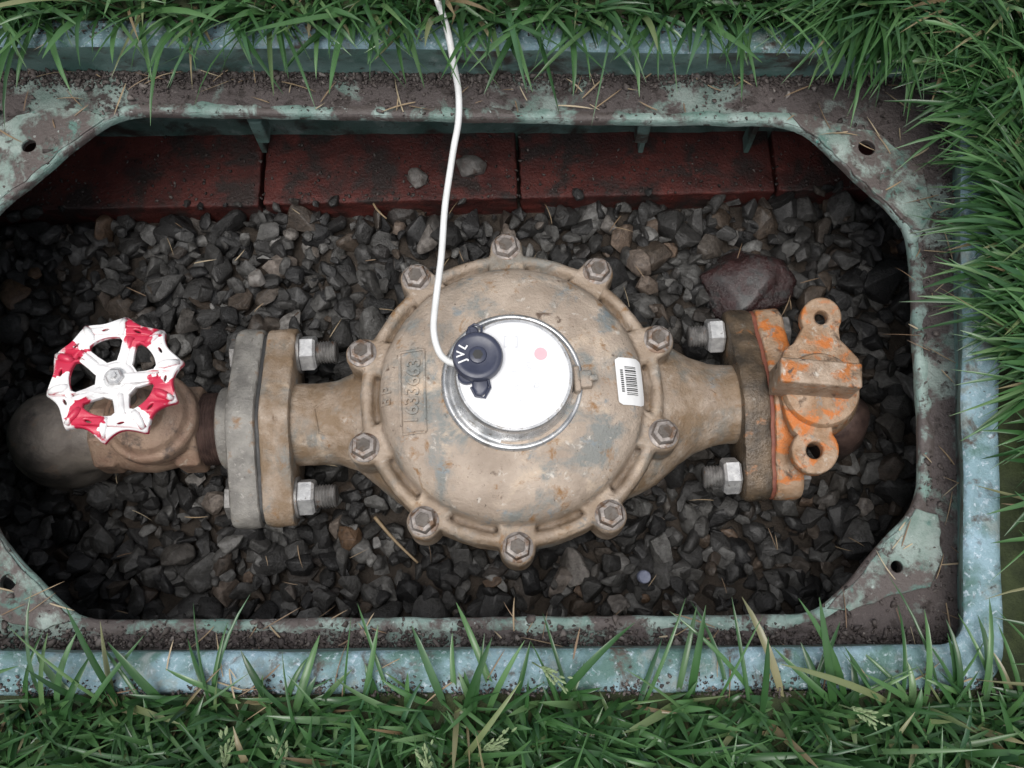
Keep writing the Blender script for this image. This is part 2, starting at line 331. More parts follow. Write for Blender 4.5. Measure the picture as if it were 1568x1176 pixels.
# ---------------------------------------------------------------- STONES
def stone(seed,npts=15,bev=.07):
    r=random.Random(seed); bm=bmesh.new()
    sc=(1,r.uniform(.55,.95),r.uniform(.42,.75))
    for _ in range(npts):
        d=Vector((r.gauss(0,1),r.gauss(0,1),r.gauss(0,1))).normalized()*r.uniform(.8,1)
        bm.verts.new((d.x*sc[0],d.y*sc[1],d.z*sc[2]))
    res=bmesh.ops.convex_hull(bm,input=bm.verts[:])
    bmesh.ops.delete(bm,geom=[g for g in res['geom_interior'] if isinstance(g,bmesh.types.BMVert)],context='VERTS')
    bmesh.ops.delete(bm,geom=[v for v in bm.verts if not v.link_faces],context='VERTS')
    bmesh.ops.dissolve_limit(bm,angle_limit=.3,verts=bm.verts[:],edges=bm.edges[:])
    if bev: bmesh.ops.bevel(bm,geom=bm.edges[:],offset=bev,segments=2,profile=.5,affect='EDGES',clamp_overlap=True)
    bmesh.ops.triangulate(bm,faces=bm.faces[:]); bm.verts.index_update()
    v=np.array([x.co[:] for x in bm.verts]); f=np.array([[a.index for a in q.verts] for q in bm.faces]); bm.free()
    v/=np.abs(v[:,0]).max(); return v,f
VAR=[stone(i,random.choice([10,12,15,19,26]),.10) for i in range(40)]
CRV=[stone(100+i,9,0) for i in range(8)]
def rotm(a,b,c):
    return np.array((Matrix.Rotation(a,3,'Z')@Matrix.Rotation(b,3,'X')@Matrix.Rotation(c,3,'Y')))
def scatter(name,items,var,mat,parent=None,smooth=True):
    vs=[];fs=[];o=0
    for (p,s,tilt) in items:
        v,f=var[random.randrange(len(var))]
        R=rotm(random.uniform(0,6.28),random.uniform(-tilt,tilt),random.uniform(-tilt,tilt))
        vs.append((v*s)@R.T+np.array(p)); fs.append(f+o); o+=len(v)
    V=np.concatenate(vs)*S; Fc=np.concatenate(fs)
    me=bpy.data.meshes.new(name); me.vertices.add(len(V)); me.vertices.foreach_set('co',V.ravel())
    me.loops.add(Fc.size); me.loops.foreach_set('vertex_index',Fc.ravel().astype(np.int32))
    me.polygons.add(len(Fc)); me.polygons.foreach_set('loop_start',np.arange(0,Fc.size,3,dtype=np.int32)); me.polygons.foreach_set('loop_total',np.full(len(Fc),3,dtype=np.int32))
    me.update(calc_edges=True); me.validate()
    me.materials.append(mat)
    if smooth:
        me.polygons.foreach_set('use_smooth',[True]*len(Fc))
        try: me.set_sharp_from_angle(angle=math.radians(30))
        except Exception: pass
    return link(bpy.data.objects.new(name,me),parent)
items=[]
def bricky(x): return W(784+x/1.05,324-(784+x/1.05)/1330*36,-64).y
for layer,(zz,sp) in enumerate(((-118,32),(-104,31),(-88,34))):
    y=-640
    while y<480:
        x=-900
        while x<715:
            px=x+random.uniform(-.5,.5)*sp; py=y+random.uniform(-.5,.5)*sp
            over=random.random()<.10 and layer==2
            if py<bricky(px)-2+(24 if over else 4) and random.random()<(.97 if layer<2 else .75):
                s=random.choice([10,13,16,18,20,23,27,32])*random.uniform(.85,1.12)
                z=zz+random.uniform(-9,9)-(s-18)*.3+10*mnoise.noise(Vector((px/120,py/120,0)))
                if py>bricky(px)-8 and layer==2: z=-60; s*=.6
                items.append(((px,py,z),s,1.0))
            x+=sp
        y+=sp
gb=scatter('gravel_bed',items,VAR,M['gravel'])
mk('gravel_subsoil',([Vector((-1000,-760,-122)),Vector((820,-760,-122)),Vector((820,600,-122)),Vector((-1000,600,-122))],[(0,1,2,3)]),M['soil'],gb)
bd=[]
for _ in range(1100):
    x=random.uniform(-880,690); y=bricky(x)+abs(random.gauss(0,60)); 
    if y<bricky(x)+150: s=random.choice([1.2,1.6,2,2.6,4]); bd.append(((x,y,-63+s*.3),s,1.5))
scatter('brick_dirt',bd,CRV,M['crumb'],br,smooth=False)
# ---------------------------------------------------------------- WATER METER
wm=empty('water_meter')
A=W(410,653,0); Bp=W(1165,617,0); D=(Bp-A).normalized(); N=Vector((-D.y,D.x,0)); U=Vector((0,0,1))
def ax(px,z=0): return W(px,653-(px-410)*.0477,z)
def sx(px): return (ax(px)-A).dot(D)
def pt(s,n,z): return A+D*s+N*n+U*z
Cb=W(784,604,112)
prof=[(0,166),(60,166),(95,165),(120,162),(140,158),(155,153),(168,147),(177,140),(183,132),(186,122),(188,108),(191,104),(195,106),(198,114),(203,118),(209,117),(214,111),(215,98),(215,66),(208,58),(200,48),(192,10),(170,-40),(120,-80),(60,-88),(0.0,-88)]
def domez(r):
    for (r0,z0),(r1,z1) in zip(prof,prof[1:]):
        if r0<=r<=r1: return z0+(z1-z0)*(r-r0)/max(r1-r0,1e-6)
    return 110
def drop(p,off=2.0):
    r=math.hypot(p.x-Cb.x,p.y-Cb.y); return Vector((p.x,p.y,domez(min(r,184))+off+p.z))
bolts=[(775,375),(915,412),(1008,517),(1017,662),(935,787),(793,837),(648,797),(557,683),(553,538),(637,422)]
body=B()
body.add(lathe([(max(r,.01),z) for r,z in prof],96,Matrix.Translation(Vector((Cb.x,Cb.y,0)))))
def capsule(p,q,r0,r1,z0,z1,z1b,n=16):
    d=math.atan2(q.y-p.y,q.x-p.x)
    def ring(s,z,zb):
        o=[]
        for i in range(n+1):
            a=d+math.pi/2+math.pi*i/n; o.append(Vector((p.x+r0*s*math.cos(a),p.y+r0*s*math.sin(a),z)))
        for i in range(n+1):
            a=d-math.pi/2+math.pi*i/n; o.append(Vector((q.x+r1*s*math.cos(a),q.y+r1*s*math.sin(a),zb)))
        return o
    return loft([ring(.9,z0,z0),ring(1,z0+4,z0+4),ring(1,z1-6,z1b-6),ring(.9,z1,z1b)],caps=True)
BW=[]
for b in bolts:
    p=W(*b,126); BW.append(p); c=Vector((Cb.x,Cb.y,126)); q=p+(c-p).normalized()*46
    body.add(capsule(p,q,24,27,50,117,121))
def neck(pts):
    loops=[]
    for px,hw,hz,zc in pts:
        c=ax(px); s=(c-A).dot(D)
        loops.append([pt(s,hw*math.cos(2*math.pi*i/40),zc+hz*math.sin(2*math.pi*i/40)) for i in range(40)])
    return loft(loops,caps=True)
body.add(neck([(440,64,62,0),(458,63,60,0),(490,62,58,0),(520,64,60,2),(548,75,66,4),(575,98,72,8),(610,130,78,10),(700,150,80,0)]))
body.add(neck([(1138,60,60,0),(1110,60,58,0),(1085,63,60,2),(1055,74,66,4),(1028,92,72,8),(995,118,78,10),(950,140,80,10),(850,150,80,0)]))
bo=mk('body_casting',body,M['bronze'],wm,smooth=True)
rm=bo.modifiers.new('rm','REMESH'); rm.mode='VOXEL'; rm.voxel_size=2.2*S; rm.use_smooth_shade=True
sm=bo.modifiers.new('sm','SMOOTH'); sm.iterations=4; sm.factor=.6
tx_=bpy.data.textures.new('cast_lumps','CLOUDS'); tx_.noise_scale=22*S; tx_.noise_depth=2
dp=bo.modifiers.new('dp','DISPLACE'); dp.texture=tx_; dp.strength=2.6*S; dp.mid_level=.5; dp.texture_coords='LOCAL'
def flange(s0,s1,mat,name,parent,a=120,re=32,rc=74,bev=5):
    cand=[]
    for cx,r in ((-a,re),(0,rc),(a,re)):
        for i in range(48):
            t=2*math.pi*i/48; cand.append((cx+r*math.cos(t),r*math.sin(t)))
    cand=sorted(set(cand))
    def half(c):
        h=[]
        for p in c:
            while len(h)>1 and (h[-1][0]-h[-2][0])*(p[1]-h[-2][1])-(h[-1][1]-h[-2][1])*(p[0]-h[-2][0])<=0: h.pop()
            h.append(p)
        return h
    hull=half(cand)[:-1]+half(cand[::-1])[:-1]
    o=[]
    for i in range(len(hull)):
        p=hull[i];q=hull[(i+1)%len(hull)]; k=max(1,int(math.dist(p,q)/6))
        for j in range(k): o.append((p[0]+(q[0]-p[0])*j/k,p[1]+(q[1]-p[1])*j/k))
    def ring(s,ins):
        r=[]
        for x,z in o:
            l=math.hypot(x,z); k=(l-ins)/l; w=1.8*mnoise.noise(Vector((x/16,z/16,s/12)))
            r.append(pt(s+w*.6,x*k+w,z*k+w))
        return r
    th=s1-s0; mids=[ring(s0+bev+(th-2*bev)*t,-.5) for t in (.2,.4,.6,.8)]
    return mk(name,loft([ring(s0,bev),ring(s0+bev*.3,bev*.3),ring(s0+bev,0)]+mids+[ring(s1-bev,0),ring(s1-bev*.3,bev*.3),ring(s1,bev)],caps=True),mat,parent,angle=40)
flange(sx(412),sx(457),M['bronze'],'inlet_flange',wm,a=121)
flange(sx(1121),sx(1161),M['wetiron'],'outlet_flange',wm,a=118,re=31)
flange(sx(407)-1,sx(412)+1,M['rubber'],'inlet_gasket',wm,a=116,re=30,rc=70,bev=1)
flange(sx(1160),sx(1166),M['redgasket'],'outlet_gasket',wm,a=117,re=30,rc=73,bev=1)
def hexp(s0,s1,n,r,z=0,rot=0):
    m=frame(pt(min(s0,s1),n,z),D,U); h=abs(s1-s0)
    return lathe([(r*.86,0),(r,h*.14),(r,h*.86),(r*.86,h)],6,m,rot)
def thread(s0,s1,n,r,pitch=4.5):
    a,b=min(s0,s1),max(s0,s1); m=frame(pt(a,n,0),D,U); p=[(r*.85,0)]; h=1
    while h<b-a-2: p+= [(r,h+pitch*.35),(r*.84,h+pitch*.85)]; h+=pitch
    p.append((r*.7,b-a)); return lathe(p,20,m)
fh=B(); fn=B(); ft=B()
for n in (114,-111):
    fh.add(hexp(sx(366),sx(352),n,27,rot=random.random()))
    fn.add(hexp(sx(458),sx(485),n,28,rot=.3+random.random()*.3)); ft.add(thread(sx(484),sx(516),n,18))
    fh.add(lathe([(31,0),(31,4)],24,frame(pt(sx(457),n,0),D,U)))
fn2=B()
for n in (112,-110):
    fh.add(hexp(sx(1206),sx(1221),n,26,rot=random.random()))
    fn2.add(hexp(sx(1119),sx(1093),n,28,rot=.2+random.random()*.4)); ft.add(thread(sx(1065),sx(1094),n,17))
mk('flange_bolt_heads',fh,M['steeldark'],wm,angle=30)
mk('flange_nuts_inlet',fn,M['steel'],wm,angle=30); mk('flange_nuts_outlet',fn2,M['steel'],wm,angle=30)
mk('flange_bolt_threads',ft,M['steeldark'],wm,angle=50)
bb=B()
for p in BW:
    base=Vector((p.x,p.y,116)); t=Matrix.Translation(base)@Matrix.Rotation(random.uniform(-.06,.06),4,'X')@Matrix.Rotation(random.uniform(-.06,.06),4,'Y')
    bb.add(lathe([(21,0),(21,3),(17.5,5)],28,t))
    bb.add(lathe([(18.5,2),(18.5,12),(16,15.5),(11,16.5),(10,15.5)],6,t@Matrix.Rotation(random.random(),4,'Z')))
mk('casing_bolts',bb,M['bolt'],wm,angle=40)
mb=B()
def nz(n,R): return math.sqrt(max(R*R-n*n,0))
pp=[]
for x,y in [(482,628),(498,614),(518,622),(518,668),(488,662)]:
    w=W(x,y,52); s=(w-A).dot(D); n=(w-A).dot(N); pp.append((s,n))
for i in range(5):
    (s0,n0),(s1,n1)=pp[i],pp[(i+1)%5]; sg=[]
    for k in range(7):
        t=k/6; n=n0+(n1-n0)*t; sg.append(pt(s0+(s1-s0)*t,n,nz(n,58.5)+.8))
    mb.add(tube(sg,2.2,6))
v,f=textm('1½',34,2.5)
c=W(1082,603,52)
mt=Matrix.Translation(Vector((c.x,c.y,0)))@Matrix.Rotation(math.atan2(D.y,D.x)+math.pi/2,4,'Z')
vv=[]
for p in v:
    q=mt@Vector((p.x,p.y,0)); n=(q-A).dot(N); vv.append(Vector((q.x,q.y,nz(n,62)+1.2+p.z)))
mb.add((vv,f)); 
mk('cast_marks',mb,M['bronze'],wm)
cb=B()
def dense(p,q,k=14): return [p.lerp(q,i/k) for i in range(k+1)]
cor=[W(612,541,150),W(650,539,150),W(653,664,150),W(615,666,150)]
for i in range(4):
    cb.add(tube([drop(Vector((p.x,p.y,0)),2.2) for p in dense(cor[i],cor[(i+1)%4])],2.0,6))
a=math.radians(89)
for s_,sz,px,py in (('1633663',27,633,602),('B P',20,591,606)):
    v,f=textm(s_,sz,2.0,.3); c=W(px,py,150); mt=Matrix.Translation(Vector((c.x,c.y,0)))@Matrix.Rotation(a,4,'Z')
    cb.add(([drop(mt@Vector((p.x,p.y,0)),2.0+p.z) for p in v],f))
mk('serial_number_casting',cb,M['bronze'],wm)
def patch(cx,cy,w,h,ang,off,zz=140,nx=12,ny=20,round_=6):
    c=W(cx,cy,zz); m=Matrix.Translation(Vector((c.x,c.y,0)))@Matrix.Rotation(ang,4,'Z'); v=[];f=[]
    for j in range(ny+1):
        yy=(j/ny-.5)*h; e=0
        d=h/2-abs(yy)
        if d<round_: e=round_-math.sqrt(max(round_**2-(round_-d)**2,0))
        for i in range(nx+1): v.append(drop(m@Vector(((i/nx-.5)*(w-2*e),yy,0)),off))
    for j in range(ny):
        for i in range(nx):
            q=j*(nx+1)+i; f.append((q,q+1,q+nx+2,q+nx+1))
    return v,f
la=math.radians(4)
mk('barcode_label',patch(963,588,38,68,la,4.2),M['label'],wm,smooth=True)
bar=B(); cL=W(963,588,140)
Lm=Matrix.Translation(Vector((cL.x,cL.y,0)))@Matrix.Rotation(la,4,'Z')
def lpatch(x0,x1,y0,y1,off=5.2,k=6):
    v=[];f=[]
    for j in range(2):
        for i in range(k+1): v.append(drop(Lm@Vector((x0+(x1-x0)*i/k,(y0,y1)[j],0)),off))
    for i in range(k): f.append((i,i+1,i+k+2,i+k+1))
    bar.add((v,f))
y=-20.0
while y<20:
    t=random.choice([1,1,1.6,2.3]); lpatch(-6,10,y,y+t); y+=t+random.choice([1,1.3,2])
y=-16
while y<16: lpatch(-13,-9,y,y+1.8,k=2); y+=3
mk('barcode_print',bar,M['ink'],wm)
# register
rg=empty('register'); rg.parent=wm
R0=W(785,583,170)
axr=Vector((.055,-.01,1)).normalized()
m0=frame(Vector((R0.x,R0.y,158)),axr,(1,0,0))
mk('register_base_ring',lathe([(86,0),(96,2),(97.5,9),(95,13),(92,14),(89,12),(87,7),(84,7)],96,m0),M['ring'],rg,smooth=True)
mk('register_can',lathe([(86,4),(84,9),(80,30),(80,33),(79,40),(77,43),(74,43),(73,41)],96,m0),M['ring'],rg,angle=40)
mk('register_face',lathe([(75,38),(74,42.2),(71,43.2),(0.01,44.5)],96,m0),M['white'],rg,smooth=True)
def onface(px,py,h): 
    p=W(px,py,158+45); l=m0.inverted()@p; return m0@Vector((l.x,l.y,h))
mk('face_dot',lathe([(8.5,0),(8.5,.6)],24,frame(onface(828,541,44.9),axr)),M['pink'],rg)
ink=B()
for s,x,y,sz,an in (('GALLONS',812,575,9,-80),('1234567',790,590,13,-85),('o',822,588,16,0),('MADE',760,632,8,20),('[  ]',782,522,18,0)):
    v,f=textm(s,sz,.3); fr=frame(onface(x,y,45),axr,(1,0,0))@Matrix.Rotation(math.radians(an),4,'Z'); ink.add(([fr@p for p in v],f))
mk('face_print',ink,M['greyink'],rg)
cp=onface(731,551,45); mc=frame(cp,axr,(1,0,0))
cap=B(); cap.add(lathe([(27,-14),(30,0),(33.5,4),(33.5,14),(31.5,18),(28,19.5),(24,19),(22,18),(12,18),(11,20),(8,21),(0.01,21)],48,mc))
def cyl2(x,y,rx,ry,h):
    v,f=lathe([(1,-4),(1,h-2),(.8,h)],20,Matrix.Identity(4)); return [mc@Vector((p.x*rx+x,p.y*ry+y,p.z)) for p in v],f
cap.add(cyl2(-7,33,9,12,7)); cap.add(cyl2(4,-36,11,15,6)); cap.add(cyl2(-14,-24,12,12,6))
mk('sensor_cap',cap,M['cap'],rg,angle=35)
mk('seal_loop',tube([mc@Vector(p) for p in ((-10,30,6),(-12,42,6),(-5,47,6),(5,44,6),(5,32,6))],1.8,8),M['cap'],rg)
mk('seal_loop_lower',tube([mc@Vector(p) for p in ((14,-28,6),(17,-40,5),(10,-54,4),(-2,-52,4),(-8,-40,4))],1.8,8),M['cap'],rg)
let=B()
for ch,an in (('L',150),('V',180),('J',205)):
    v,f=textm(ch,15,.5,.3); a_=math.radians(an); q=mc@Matrix.Rotation(a_,4,'Z')@Matrix.Translation(Vector((22,0,19.6)))@Matrix.Rotation(-math.pi/2,4,'Z')
    let.add(([q@p for p in v],f))
mk('cap_letters',let,M['label'],rg)
mk('cap_keyhole',lathe([(7,21),(7,21.6),(0.01,21.6)],6,mc),M['ink'],rg)
ml=Matrix.Translation(W(893,582,170))@Matrix.Rotation(.08,4,'Z')
lc=B(); lc.add(boxv(None,24,24,16,ml,3)); lc.add(boxv(None,9,36,22,ml@Matrix.Translation(Vector((-9,0,2))),3)); lc.add(boxv(None,12,8,10,ml@Matrix.Translation(Vector((13,0,6))),2))
mk('lid_latch',lc,M['bronze'],wm,angle=40)
wp=[(699,557,214),(686,553,214),(674,542,214),(666,520,216),(664,495,217),(668,455,220),(676,390,225),(681,320,232),(688,270,240),(695,225,252),(702,185,275),(702,140,300),(694,95,325),(686,50,348),(670,0,365),(650,-60,372),(610,-140,366),(560,-230,335)]
path=crom([W(*p) for p in wp],8)
mk('meter_reading_wire',tube(path,[4.6]*len(path),12),M['wire'],None,smooth=True)
# ---------------------------------------------------------------- GATE VALVE (left)
gv=empty('gate_valve')
flange(sx(364),sx(407),M['iron'],'companion_flange',gv,a=121,re=33,rc=78,bev=6)
def lat(p0,prof,n=40,rot=0): return lathe(prof,n,frame(ax(p0),D,U),rot)
g=B(); g.add(lat(345,[(60,0),(62,2),(62,18),(60,22)])); mk('flange_hub',g,M['iron'],gv,angle=40)
th=[(54,0)]; h=2
while h<46: th+=[(55,h),(52,h+2.2)]; h+=4.4
th.append((52,48)); mk('threaded_nipple',lat(306,th),M['nipple'],gv,angle=50)
vb=B()
vb.add(lat(282,[(62,-4),(66,0),(66,30),(62,34)],8,.39))
vb.add(lat(190,[(40,-26),(50,-20),(54,0),(60,20),(62,50),(57,74),(52,95)],40))
vb.add(lat(160,[(58,-4),(61,0),(61,26),(57,30)],8,.39))
bc=W(232,640,60); bm0=Matrix.Translation(Vector((bc.x,bc.y,0)))
vb.add(lathe([(50,-50),(60,-20),(62,20),(60,40),(66,44),(68,50),(68,66),(65,71),(58,74),(52,84),(36,92),(30,96),(28,120),(24,126),(24,150),(18,156),(0.01,156)],48,bm0))
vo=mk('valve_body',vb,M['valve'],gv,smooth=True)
rm=vo.modifiers.new('rm','REMESH'); rm.mode='VOXEL'; rm.voxel_size=2.2*S; rm.use_smooth_shade=True
sm=vo.modifiers.new('sm','SMOOTH'); sm.iterations=3; sm.factor=.6
hc=W(180,583,222)
mk('valve_stem',tube([Vector((bc.x,bc.y,140)),Vector((hc.x,hc.y,226))],[11,9],16),M['steeldark'],gv,smooth=True)
Rk=K(222)
def pol(r,a): return (r*Rk*math.cos(a),r*Rk*math.sin(a))
loops=[]
PH=math.radians(16)
loops.append([pol(100-14*abs(math.sin(5*(a-PH)))**.9,a) for a in [2*math.pi*i/240 for i in range(240)]])
for k in range(5):
    a0=math.radians(38+72*k); hw=math.radians(36); o=[]
    def sp(r): return hw-math.asin(min(.95,(9 if r>40 else 10)/r))
    rs=[30,36,44,52,59]
    for r in rs: o.append(pol(r,a0-sp(r)))
    e=sp(62)
    for i in range(9): o.append(pol(65+1.5*math.sin(math.pi*i/8),a0+(-e+.10)+(2*e-.20)*i/8))
    for r in rs[::-1]: o.append(pol(r,a0+sp(r)))
    loops.append(o)
for k in range(10):
    a=PH+math.radians(36*k+18); c=Vector(pol(77,a)).to_3d(); o=[]
    for i in range(12):
        t=2*math.pi*i/12; u=(3.6*math.cos(t),7*math.sin(t)); o.append((c.x+u[0]*math.cos(a)-u[1]*math.sin(a),c.y+u[0]*math.sin(a)+u[1]*math.cos(a)))
    loops.append(o)
v,f=fill2d(loops,5,2.0)
def wz(r):
    r/=Rk
    t=max(0,min(1,(r-24)/45)); t=t*t*(3-2*t); d=max(0,(r-82)/15); return 15*t-7*d*d
tl=Matrix.Rotation(math.radians(-4),4,'X')@Matrix.Rotation(math.radians(3),4,'Y')
v=[hc+(tl@(p+Vector((0,0,wz(math.hypot(p.x,p.y)))))) for p in v]
mk('handwheel',(v,f),M['paint'],gv,origin=hc,angle=45)
hb=B()
for k in range(10):
    a=PH+math.radians(36*k); p=[hc+tl@Vector((*pol(r,a),wz(r*Rk)+2)) for r in (66,74,84,95)]
    hb.add(tube(p,[4,6,5.5,4.5],8))
rt=[]
for i in range(101):
    a=2*math.pi*i/100; x,y=pol(69,a); rt.append(hc+tl@Vector((x,y,13)))
hb.add(tube(rt,4.6,10)); hb.add(lathe([(24,-14),(26,-6),(25,5),(21,8),(0.01,8)],32,Matrix.Translation(hc)@tl))
for k in range(5):
    a=math.radians(2+72*k); p=[hc+tl@Vector((*pol(r,a),wz(r*Rk)+3)) for r in (20,35,50,66)]
    hb.add(tube(p,[5,4.5,4.5,5],8))
mk('handwheel_ribs',hb,M['paint'],gv,smooth=True,origin=hc)
nb=B(); nb.add(lathe([(15,7),(15,9.5),(11,10)],24,Matrix.Translation(hc)@tl)); nb.add(lathe([(10,9),(11.5,11),(11.5,16),(9,18),(5,18),(4.5,22),(.01,22)],6,Matrix.Translation(hc)@tl))
mk('handwheel_nut',nb,M['steel'],gv,angle=30)
el=B(); path=[ax(170),ax(145),ax(118)]; q=[]
cen=ax(96)+Vector((0,0,-60))
for i in range(0,10):
    a=math.radians(90-10*i); q.append(cen-D*(26*math.cos(a))+Vector((0,0,60*math.sin(a))))
path+=q+[q[-1]+Vector((0,0,-70))]
el.add(tube(path,[52,54,58]+[64]*4+[66]*6+[64],40))
eb=ax(88); el.add(lathe([(1,70),(30,66),(50,52),(62,32),(67,6),(67,-60),(60,-110)],40,Matrix.Translation(eb)))
eo=mk('pipe_elbow',el,M['elbow'],None,smooth=True)
rm=eo.modifiers.new('rm','REMESH'); rm.mode='VOXEL'; rm.voxel_size=3*S; rm.use_smooth_shade=True
sm=eo.modifiers.new('sm','SMOOTH'); sm.iterations=14; sm.factor=.7
# ---------------------------------------------------------------- CURB STOP VALVE (right)
cs=empty('curb_stop_valve')
flange(sx(1166),sx(1207),M['bronze_rust'],'companion_flange',cs,a=118,re=32,rc=76,bev=6)
cv=B(); cv.add(lat(1195,[(66,0),(68,14),(58,26),(52,50),(50,60)]))
vc=W(1256,600,60); vm=Matrix.Translation(Vector((vc.x,vc.y,0)))
cv.add(lathe([(45,-110),(50,-70),(60,-40),(64,0),(62,40),(56,62),(50,72),(0.01,72)],48,vm))
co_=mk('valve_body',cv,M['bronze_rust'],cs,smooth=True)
rm=co_.modifiers.new('rm','REMESH'); rm.mode='VOXEL'; rm.voxel_size=2.4*S; rm.use_smooth_shade=True
sm=co_.modifiers.new('sm','SMOOTH'); sm.iterations=4; sm.factor=.6
zp=88
def arcp(cx,cy,r,a0,a1,n=14):
    return [(cx+r*math.cos(math.radians(a0+(a1-a0)*i/n)),cy+r*math.sin(math.radians(a0+(a1-a0)*i/n))) for i in range(n+1)]
outl=arcp(1257,487,28,150,390,18)+[(1281,508),(1283,522),(1296,535),(1312,552),(1316,575),(1312,600),(1302,628),(1285,645),(1270,654)]
outl+=arcp(1248,690,33,-44,228,18)+[(1217,658),(1207,638),(1198,600),(1196,562),(1204,538),(1218,528),(1226,514),(1232,503)]
hol=[arcp(1257,487,13.5,0,345,22),arcp(1247,690,16.5,0,345,22)]
v,f=fill2d([[W(x,y,zp)[:2] for x,y in outl]]+[[W(x,y,zp)[:2] for x,y in h] for h in hol],13,3.2)
mk('lock_wing_plate',([p+Vector((0,0,zp-6)) for p in v],f),M['bronze_rust'],cs,angle=40)
dc=W(1258,596,100)
mk('operating_disc',lathe([(55,82),(55,98),(52,103),(46,105),(0.01,107)],56,Matrix.Translation(Vector((dc.x,dc.y,0)))),M['bronze_rust'],cs,angle=40)
tc=W(1258,570,160); mt=Matrix.Translation(Vector((tc.x,tc.y,0)))@Matrix.Rotation(math.radians(-5),4,'Z')
v,f=boxv(None,112,36,70,mt@Matrix.Translation(Vector((0,0,126))),3.5)
mk('tee_head',(v,f),M['tee'],cs,angle=40)
ou=B(); o0=W(1290,640,10); ou.add(tube([o0+Vector((-30,10,10)),o0+Vector((0,0,-5)),o0+Vector((8,-4,-50)),o0+Vector((8,-4,-130))],[38,42,42,42],28))
mk('outlet_pipe',ou,M['nipple'],cs,smooth=True)
# ---------------------------------------------------------------- loose objects
def blob(name,px,py,z,s,seed,mat,flat=.6,rough=.28,asp=1.0):
    bm=bmesh.new(); bmesh.ops.create_icosphere(bm,subdivisions=4,radius=1)
    rr=random.Random(seed); planes=[Vector((rr.gauss(0,1),rr.gauss(0,1),rr.gauss(0,1))).normalized() for _ in range(14)]
    for p in bm.verts:
        d=p.co.copy(); q=d*1.3+Vector((seed,0,0)); k=1+rough*mnoise.noise(q)+rough*.4*mnoise.noise(q*2.7)+.03*mnoise.noise(q*8)
        p.co=d*k
        for n_ in planes:
            e=p.co.dot(n_)-.78
            if e>0: p.co-=n_*e*.9
        p.co=Vector((p.co.x*s,p.co.y*s*asp,p.co.z*s*flat))
    bm.verts.index_update(); c=W(px,py,z)
    v=[p.co+c for p in bm.verts]; f=[tuple(k.index for k in q.verts) for q in bm.faces]; bm.free()
    return mk(name,(v,f),mat,None,smooth=True)
blob('rock',1147,436,-88,84,3.1,M['rock'],.45,asp=.85,rough=.4)
blob('pebble',722,254,-54,30,8.2,M['pebble'],.5,asp=.7); blob('pebble.001',638,272,-54,18,5.5,M['pebble'],.7)
blob('pebble.002',392,428,-70,16,1.7,M['pebble'],.9)
mk('bottle_cap',lathe([(9,-5),(10,-2),(10,7),(8.5,9),(4,8),(.01,8)],20,frame(W(985,883,-62),(.2,-.2,1))),M['bluecap'],None,angle=40)
def twig(name,pts,r,mat=M['straw']):
    p=crom([W(*q) for q in pts],5); mk(name,tube(p,[r*(1-.5*i/len(p)) for i in range(len(p))],7),mat,None,smooth=True)
twig('twig',[(574,792,-66),(605,828,-62),(640,862,-68)],3.2); twig('twig.001',[(572,312,-58),(578,322,-55),(592,335,-60)],2.2)
def inpoly(x,y,poly):
    c=False; n=len(poly); j=n-1
    for i in range(n):
        xi,yi=poly[i][0],poly[i][1]; xj,yj=poly[j][0],poly[j][1]
        if (yi>y)!=(yj>y) and x<(xj-xi)*(y-yi)/(yj-yi)+xi: c=not c
        j=i
    return c
irp=[(p.x,p.y) for p in ir[::3]]
cr=[]
x0,x1=led[0].x+5,led[1].x-5; y0,y1=led[3].y+4,led[0].y-3
hw_=[W(*h,ZL) for h,_ in holes]
while len(cr)<16000:
    x=random.uniform(x0,x1+8); y=random.uniform(y0,y1); u=random.random()
    if u<.22: y=y1-abs(random.gauss(0,12))
    elif u<.4: x=x1+8-abs(random.gauss(0,12))
    elif u<.55: y=y0+abs(random.gauss(0,10))
    if inpoly(x,y,irp) or x>x1+6: continue
    if min((Vector((x,y))-h.to_2d()).length for h in hw_)<18: continue
    nn=mnoise.noise(Vector((x/60,y/60,3)))
    if u>.55 and nn<random.uniform(-.25,.25): continue
    s=random.choice([1.2,1.6,2,2.6,3.4]) if random.random()<.95 else random.uniform(4,8)
    cr.append(((x,y,ZL+s*.3+1),s,1.5))
scatter('ledge_dirt',cr,CRV,M['crumb'],box,smooth=False)
rx0=min(p.x for p in rout); rx1=max(p.x for p in rout); ry0=min(p.y for p in rout); ry1=max(p.y for p in rout)
rd=[]
while len(rd)<4500:
    x=random.uniform(rx0,rx1); y=random.uniform(ry0,ry1)
    e=random.random()
    if e<.35: y=ry1-abs(random.gauss(0,13))
    elif e<.7: y=ry0+abs(random.gauss(0,9))
    else: x=rx1-abs(random.gauss(0,12))
    if x>rin[1].x+2 or y>rin[0].y+2 or y<rin[3].y-2:
        if mnoise.noise(Vector((x/50,y/50,8)))>random.uniform(-.3,.35): rd.append(((x,y,ZR+1),random.choice([1,1.4,1.8,2.4,3.2]),1.5))
scatter('rim_dirt',rd,CRV,M['crumb'],box,smooth=False)
